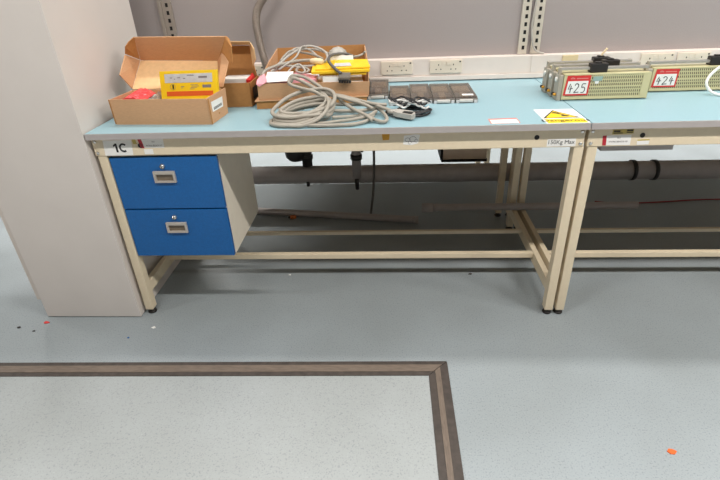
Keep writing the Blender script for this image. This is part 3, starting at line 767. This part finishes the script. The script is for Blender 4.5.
# ------------------------------------------------------------------ row of smoky plastic trays
def tray(x0, x1, y0, y1, label, slip=False, k=0, zt=.019):
    t = thing('plastic_tray', label, 'tray', ((x0+x1)/2, (y0+y1)/2, H), 'smoky plastic trays in a row')
    z0 = H; z1 = H+zt
    b = MB(); w = .003
    b.box(x0, x1, y0, y1, z0, z0+.003); b.box(x0, x0+w, y0, y1, z0+.003, z1); b.box(x1-w, x1, y0, y1, z0+.003, z1)
    b.box(x0+w, x1-w, y0, y0+w, z0+.003, z1); b.box(x0+w, x1-w, y1-w, y1, z0+.003, z1)
    b.build('case', M['smoke_rim'], t)
    MB().box(x0, x1, y0+.008, y1, z1+.0002, z1+.0035, .001).build('lid', M['smoke'], t)
    MB().box(x0+.010, x1-.010, y1-.120, y1-.018, z0+.0032, z1-.005).build('insert_card', M['tan_card'], t)
    MB().box(x0+.030, x1-.030, y0+.045, y1-.135, z0+.0032, z1-.006).build('insert_strip', M['tan_card'], t)
    MB().box(x0+.006, x0+.028, y0+.025, y1-.135, z0+.0032, z1-.008).build('insert', M['grey_card'], t)
    MB().box(x1-.028, x1-.006, y0+.025, y1-.135, z0+.0032, z1-.008).build('insert', M['grey_card'], t)
    b = MB().box(x0+.014, x1-.018, y0-.008, y0+.006, z0+.003, z0+.015, .004)
    b.build('clip', M['clip'], t, 'whitish front clip')
    b = MB(); b.box(x0+.002, x0+.014, y0-.005, y0, z0, z0+.012, .001); b.box(x1-.014, x1-.002, y0-.005, y0, z0, z0+.012, .001)
    b.build('lug', M['foil'], t)
    if slip: MB().box(x0+.030, x1-.012, y0+.030, y0+.056, z1+.0036, z1+.0042).build('paper_slip', M['white'], t, 'white slip')
    return t
tray(1.020, 1.108, .42, .705, 'smoky plastic tray at the left, partly behind the cable box', zt=.022)
tray(1.113, 1.198, .300, .575, 'smoky plastic tray second from left, behind the black and white wires')
tray(1.201, 1.286, .325, .600, 'smoky plastic tray third from left, its front corner behind the wires')
tray(1.2895, 1.3745, .318, .592, 'smoky plastic tray second from right in the row')
tray(1.378, 1.465, .318, .590, 'smoky plastic tray at the right end with a white slip on it', True)

# ------------------------------------------------------------------ slide resistors
def resistor(x0, y0, L, label, slider_x, number=None, knob=False, depth=.060, z1=.941):
    x1 = x0+L; y1 = y0+depth; z0 = H+.004
    t = thing('slide_resistor', label, 'slide resistor', ((x0+x1)/2, (y0+y1)/2, H), 'slide resistors on the right hand bench')
    cs = MB()
    e = .022
    # painted frame: top, bottom, end strips and mid rail, the grilles set into it
    cs.box(x0+e, x1, y0, y1, z1-.006, z1, .001); cs.box(x0+e, x1, y0, y1, z0, z0+.008, .001)
    cs.box(x0+e, x0+e+.012, y0, y1, z0+.008, z1-.006); cs.box(x1-.026, x1, y0, y1, z0+.008, z1-.006)
    zm = (z0+z1)/2-.001
    cs.box(x0+e+.012, x1-.026, y0, y1, zm-.0025, zm+.0025)
    cs.box(x0+e+.012, x1-.026, y0+.012, y1-.012, z0+.008, zm-.0025); cs.box(x0+e+.012, x1-.026, y0+.012, y1-.012, zm+.0025, z1-.006)
    case = cs.build('case', M['olive_paint'], t)
    for za, zb_ in ((z0+.008, zm-.0025), (zm+.0025, z1-.006)):
        MB().box(x0+e+.012, x1-.026, y0+.002, y0+.004, za, zb_).build('grille', M['perf'], case)
    b = MB()
    b.box(x0+.004, x0+e-.0005, y0+.003, y1-.003, H, z1-.004, .003)
    ep = b.build('end_plate', M['grey_plate'], t)
    ym = (y0+y1)/2
    MB().lathe((x0+.004, ym, .918), [(.009, -.001), (.0095, .003), (.008, .006), (.003, .007)], 18, (-1, 0, 0)).build('insulator', M['ceramic'], ep)
    MB().lathe((x0+.004, ym-.012, .862), [(.0055, -.001), (.006, .005), (.0045, .010), (.002, .011)], 14, (-1, 0, 0)).build('terminal', M['terminal'], ep)
    MB().lathe((x0+.004, ym+.014, .860), [(.006, -.001), (.006, .008), (.003, .010)], 14, (-1, 0, 0)).build('terminal', M['bakelite'], ep)
    MB().box(x1+.0003, x1+.006, y0+.004, y1-.004, H, z1-.002, .002).build('end_plate', M['olive_paint'], t)
    MB().box(x0+.006, x0+.018, ym-.008, ym+.008, z1-.0042, z1+.022, .002).build('rod_bracket', M['grey_plate'], t)
    MB().box(x1-.014, x1-.002, ym-.008, ym+.008, z1, z1+.022, .002).build('rod_bracket', M['grey_plate'], t)
    MB().box(x0+.010, x1-.004, ym-.0095, ym+.0095, z1+.010, z1+.0205, .002).build('guide_rod', M['steel'], t)
    sl = MB().box(slider_x-.033, slider_x+.033, ym-.016, ym+.016, z1+.0002, z1+.034, .004).build('slider', M['bakelite'], t, 'black slider')
    MB().box(slider_x-.014, slider_x+.010, ym-.010, ym+.010, z1+.034, z1+.039, .002).build('slider_grip', M['bakelite'], sl)
    if knob:
        MB().tube([(slider_x, ym, z1+.034), (slider_x+.004, ym, z1+.047), (slider_x+.018, ym, z1+.066)], .0045, 8).build('slider_tab', M['beige_plastic'], sl)
    if number:
        # price-ticket style number label on the front
        lx0, lx1, lz0, lz1 = x0+.026, x0+.121, H+.020, z1-.006
        yy = y0-.0002
        lb = MB().slab([(lx0, yy, lz0), (lx1, yy, lz0), (lx1+.002, yy, lz1), (lx0+.008, yy, lz1)], .001, (0, -1, 0)).build('number_label', M['redink'], t, 'red bordered label with handwritten %s' % number)
        w = lx1-lx0; h = lz1-lz0
        MB().slab([(lx0+.008, yy-.001, lz0+.006), (lx1-.006, yy-.001, lz0+.006), (lx1-.005, yy-.001, lz0+h*.73), (lx0+.013, yy-.001, lz0+h*.73)], .0004, (0, -1, 0)).build('white_field', M['white'], lb)
        S = {'4': [[(.45, 1), (.08, .42), (.95, .50)], [(.62, .80), (.50, 0)]],
             '2': [[(.08, .80), (.35, 1), (.75, .92), (.80, .68), (.45, .35), (.05, .04), (.35, .06), (.95, .08)]],
             '5': [[(.92, .98), (.30, .95), (.22, .58), (.60, .62), (.85, .38), (.62, .06), (.12, .04)]]}
        b = MB(); hw = (w-.022)/3
        for i, ch in enumerate(number):
            for st in S[ch]:
                px = [(lx0+.013+hw*(i+.08+.80*u), yy-.0015, lz0+.010+(h*.73-.020)*v) for u, v in st]
                if ch == '4': b.tube(px, .0016, 6, smooth=False)
                else: b.tube(px, .0016, 6, sub=5)
        b.build('handwriting', M['ink'], lb)
        b = MB()
        for u0, u1, dv in ((.22, .40, 0), (.46, .92, .0)):
            za = lz0+h*.83
            b.slab([(lx0+w*u0, yy-.001, za), (lx0+w*u1, yy-.001, za), (lx0+w*u1, yy-.001, za+.004), (lx0+w*u0, yy-.001, za+.004)], .0003, (0, -1, 0))
        b.tube([(lx0+w*.23, yy-.0012, lz0+h*.86), (lx0+w*.30, yy-.0012, lz0+h*.92), (lx0+w*.38, yy-.0012, lz0+h*.86)], .0012, 5)
        b.build('heading', M['pinkink'], lb)
    return t, case
t, cs = resistor(1.768, .312, .346, 'slide resistor with red bordered label 425, front of the row of three', 1.922, '425')
s = MB().slab([(1.899, .3118, .913), (1.934, .3118, .914), (1.936, .3118, .931), (1.901, .3118, .930)], .0008, (0, -1, 0)).build('torn_sticker', M['tape'], t, 'torn teal sticker')
MB().slab([(1.910, .3118, .903), (1.922, .3118, .903), (1.924, .3118, .9128), (1.908, .3118, .9128)], .0008, (0, -1, 0)).build('torn_sticker', M['white'], t)
resistor(1.764, .379, .346, 'slide resistor in the middle, directly behind the one labelled 425', 1.992)
resistor(1.760, .446, .346, 'slide resistor at the back of the three, with beige slider tab', 1.980, knob=True)
resistor(2.150, .415, .400, 'slide resistor with red bordered label 424, right of the row of three', 2.425, '424', z1=.936)

o = MB().tube([(2.86, .742, .905), (2.82, .66, .950), (2.72, .50, .985), (2.60, .40, .990), (2.50, .375, .985), (2.418, .360, .961), (2.372, .360, .925), (2.351, .350, .889), (2.368, .338, .857), (2.400, .315, .8455), (2.46, .29, .8455), (2.60, .25, .8455)], .0052, 10).build('white_cable', M['cable_white'])
tag(o, 'thick white cable looping in front of resistor 424', 'cable')

# ------------------------------------------------------------------ plumbing and things under the benches
PY, PZ = 1.066, .245
t = thing('drain_pipe', 'large dark grey drain pipe running along under the benches', 'pipe', (1.4, PY, PZ))
MB().cyl((-.5, PY, PZ+.004), (3.6, PY, PZ-.006), .054, n=32).build('main_pipe', M['pipe'], t)
MB().cyl((2.505, PY, PZ-.002), (2.525, PY, PZ-.002), .0595, n=32).build('collar', M['pipe_black'], t)
MB().cyl((2.625, PY, PZ-.003), (2.645, PY, PZ-.003), .0595, n=32).build('collar', M['pipe_black'], t)
MB().lathe((.556, PY, .392), [(.020, -.054), (.045, -.046), (.062, -.025), (.067, .01), (.067, .07), (.05, .09), (.02, .10)], 28).build('trap', M['pipe_black'], t, 'black rounded waste trap')
MB().cyl((.620, PY-.01, .44), (.620, PY-.01, .31), .030, n=20).build('trap_outlet', M['pipe_black'], t)
MB().cyl((.620, PY-.01, .378), (.620, PY-.01, .352), .0355, n=20).build('collar', M['pipe_black'], t)
MB().cyl((.556, PY, .45), (.556, PY, .80), .022, n=16).build('trap_inlet', M['pipe_black'], t)
MB().cyl((.915, PY-.038, .80), (.915, PY-.038, .24), .027, n=20).build('riser', M['pipe'], t)
MB().cyl((.915, PY-.038, .385), (.915, PY-.038, .355), .034, n=20).build('collar', M['pipe_black'], t)
MB().cyl((.943, PY-.038, .405), (.957, PY-.038, .405), .010, n=12).build('valve_knob', M['pipe_black'], t)
MB().cyl((.915, PY-.062, .24), (.915, PY-.062, .175), .012, n=12).build('drain_stub', M['pipe_black'], t)
MB().cyl((.618, PY-.04, .22), (.618, PY-.04, .190), .010, n=12).build('drain_stub', M['pipe_black'], t)
for xx in (.1, 3.3):
    MB().box(xx-.012, xx+.012, PY-.02, PY+.02, 0, PZ-.04).build('pipe_support', M['pipe'], t)
o = MB().tube([(1.020, .975, .80), (1.021, .975, .60), (1.020, .975, .45), (1.020, .98, .36), (1.016, .98, .25), (1.008, .98, .14), (.996, .98, .05), (.990, .98, .012)], .0075, 10).build('thin_hose', M['cable_dark'])
tag(o, 'thin grey hose hanging down behind the bench to the floor', 'hose')
t = thing('conduit_pipe', 'grey plastic pipe lying on the floor from behind the blue drawers', 'pipe', (.75, .97, .0), 'loose grey pipes')
MB().cyl((.02, 1.0746, .0225), (1.256, .892, .0225), .0205, n=20).build('tube', M['conduit'], t)
MB().cyl((1.250, .8929, .0225), (1.274, .8893, .0225), .0225, n=20).build('end_cap', M['conduit'], t)
t = thing('conduit_pipe', 'grey plastic pipe with end socket laid across the bench rails', 'pipe', (1.9, .74, .17), 'loose grey pipes')
MB().cyl((1.30, .750, .168), (2.42, .735, .1755), .0195, n=20).build('tube', M['conduit'], t)
MB().cyl((1.285, .750, .1678), (1.345, .749, .1683), .0245, n=20).build('end_socket', M['conduit'], t)
MB().cyl((1.360, .749, .1684), (1.366, .749, .1685), .0225, n=20).build('ridge', M['conduit'], t)
t = thing('pipe_cap', 'small orange brown cap lying on the floor behind the stretchers', 'cap', (.52, .97, 0))
MB().lathe((.522, .965, .012), [(.012, -.022), (.012, 0), (.010, .012), (.004, .014)], 16, (1, .2, 0)).build('cap', M['rust'], t)
MB().lathe((.520, .967, .012), [(.006, -.034), (.006, -.018)], 12, (1, .2, 0)).build('stem', M['dark'], t)
o = MB().tube([(2.38, 1.15, .005), (2.52, 1.12, .005), (2.75, 1.13, .005), (3.05, 1.16, .005), (3.4, 1.15, .005)], .0045, 8).build('red_cable', M['red_dull'])
tag(o, 'thin dull red cable on the floor under the right hand bench', 'cable')
t = thing('small_cabinet', 'small brown grey metal cabinet hung under the bench beyond the partition', 'cabinet', (1.57, 1.4, .27))
MB().box(1.436, 1.700, 1.200, 1.62, .278, .765, .002).build('body', M['far_grey'], t)
MB().box(1.428, 1.704, 1.196, 1.624, .262, .2778).build('base_frame', M['dark'], t)
MB().box(1.420, 1.4355, 1.196, 1.624, .2782, .765).build('side_frame', M['dark'], t)
MB().box(1.46, 1.68, 1.25, 1.55, .765, .8185).build('hanger', M['dark'], t)

# ------------------------------------------------------------------ scraps on the floor
def scrap(name, label, x, y, s, m, n=5, seed=1, h=.003):
    r = random.Random(seed)
    P = [(x+s*r.uniform(.6, 1.1)*math.cos(2*PI*k/n), y+.7*s*r.uniform(.6, 1.1)*math.sin(2*PI*k/n), 0) for k in range(n)]
    tag(MB().slab(P, h, (0, 0, 1)).build(name, M[m]), label, 'litter', 'scraps on the floor')
scrap('red_scrap', 'tiny red scrap on the floor by the front left corner of the tall cabinet', -.425, -.040, .014, 'redink', 6, 2)
scrap('dark_crumb', 'dark crumb farthest left on the floor, left of the red scrap', -.531, -.075, .011, 'dark', 5, 3)
scrap('dark_crumb', 'dark crumb on the floor just below the red scrap', -.445, -.098, .008, 'dark', 5, 4)
scrap('blue_crumb', 'tiny dark blue crumb on the floor in front of the tall cabinet', 0.0, -.139, .006, 'blue', 5, 9)
scrap('white_scrap', 'tiny white scrap on the floor beside the front left bench foot', .082, -.073, .011, 'white', 4, 5)
scrap('orange_scrap', 'orange scrap on the floor at the lower right', 1.968, -.650, .016, 'orange', 6, 6)
scrap('white_crumb', 'white crumb on the floor under the front stretcher', .606, .34, .009, 'white', 5, 7)
scrap('brown_crumb', 'small brown crumb on the floor under the bench, towards its right legs', 1.50, .343, .012, 'strip_dark', 5, 8)

# ------------------------------------------------------------------ light
def tube_light(x, y, e, sx=1.2, sy=.12, z=2.76, col=(1, .965, .92), spread=180):
    l = bpy.data.lights.new('ceiling_tube', 'AREA'); l.shape = 'RECTANGLE'; l.size = sx; l.size_y = sy
    l.energy = e; l.color = col; l.spread = math.radians(spread)
    o = bpy.data.objects.new('ceiling_tube', l); C.objects.link(o); o.location = (x, y, z)
for x, e in ((-1.9, 20), (.2, 24), (1.9, 27), (3.2, 36), (4.6, 40)): tube_light(x, -1.15, e, .8)
for x in (-1.9, .2, 2.1, 4.0): tube_light(x, .60, 17, .9, .16)
for x in (-1.6, 1.0, 3.6): tube_light(x, -3.0, 44, spread=95)  # unseen rear row, added as ambient fill, spread narrowed to spare the under-bench
for x in (-1.6, 1.0, 3.6): tube_light(x, 2.45, 64, spread=130)
w = bpy.data.worlds.new('world'); bpy.context.scene.world = w; w.use_nodes = True
w.node_tree.nodes['Background'].inputs['Color'].default_value = (.9, .95, 1, 1)
w.node_tree.nodes['Background'].inputs['Strength'].default_value = .02

# ------------------------------------------------------------------ camera
cam = bpy.data.cameras.new('camera'); co = bpy.data.objects.new('camera', cam); C.objects.link(co)
p, r, y = .5107, -.0435, -.0729
F = V((math.sin(y)*math.cos(p), math.cos(y)*math.cos(p), -math.sin(p)))
rt = V((math.cos(y), -math.sin(y), 0)); up_ = rt.cross(F)
Rr = rt*math.cos(r)+up_*math.sin(r); Ur = up_*math.cos(r)-rt*math.sin(r)
co.matrix_world = Matrix(((Rr.x, Ur.x, -F.x, 1.114), (Rr.y, Ur.y, -F.y, -1.684), (Rr.z, Ur.z, -F.z, 1.335), (0, 0, 0, 1)))
cam.sensor_width = 36; cam.lens = 487.8/720*36; cam.clip_start = .02
sc = bpy.context.scene; sc.camera = co
sc.view_settings.view_transform = 'Standard'; sc.view_settings.look = 'None'
sc.view_settings.gamma = 1; sc.view_settings.exposure = .2; sc.view_settings.use_curve_mapping = False
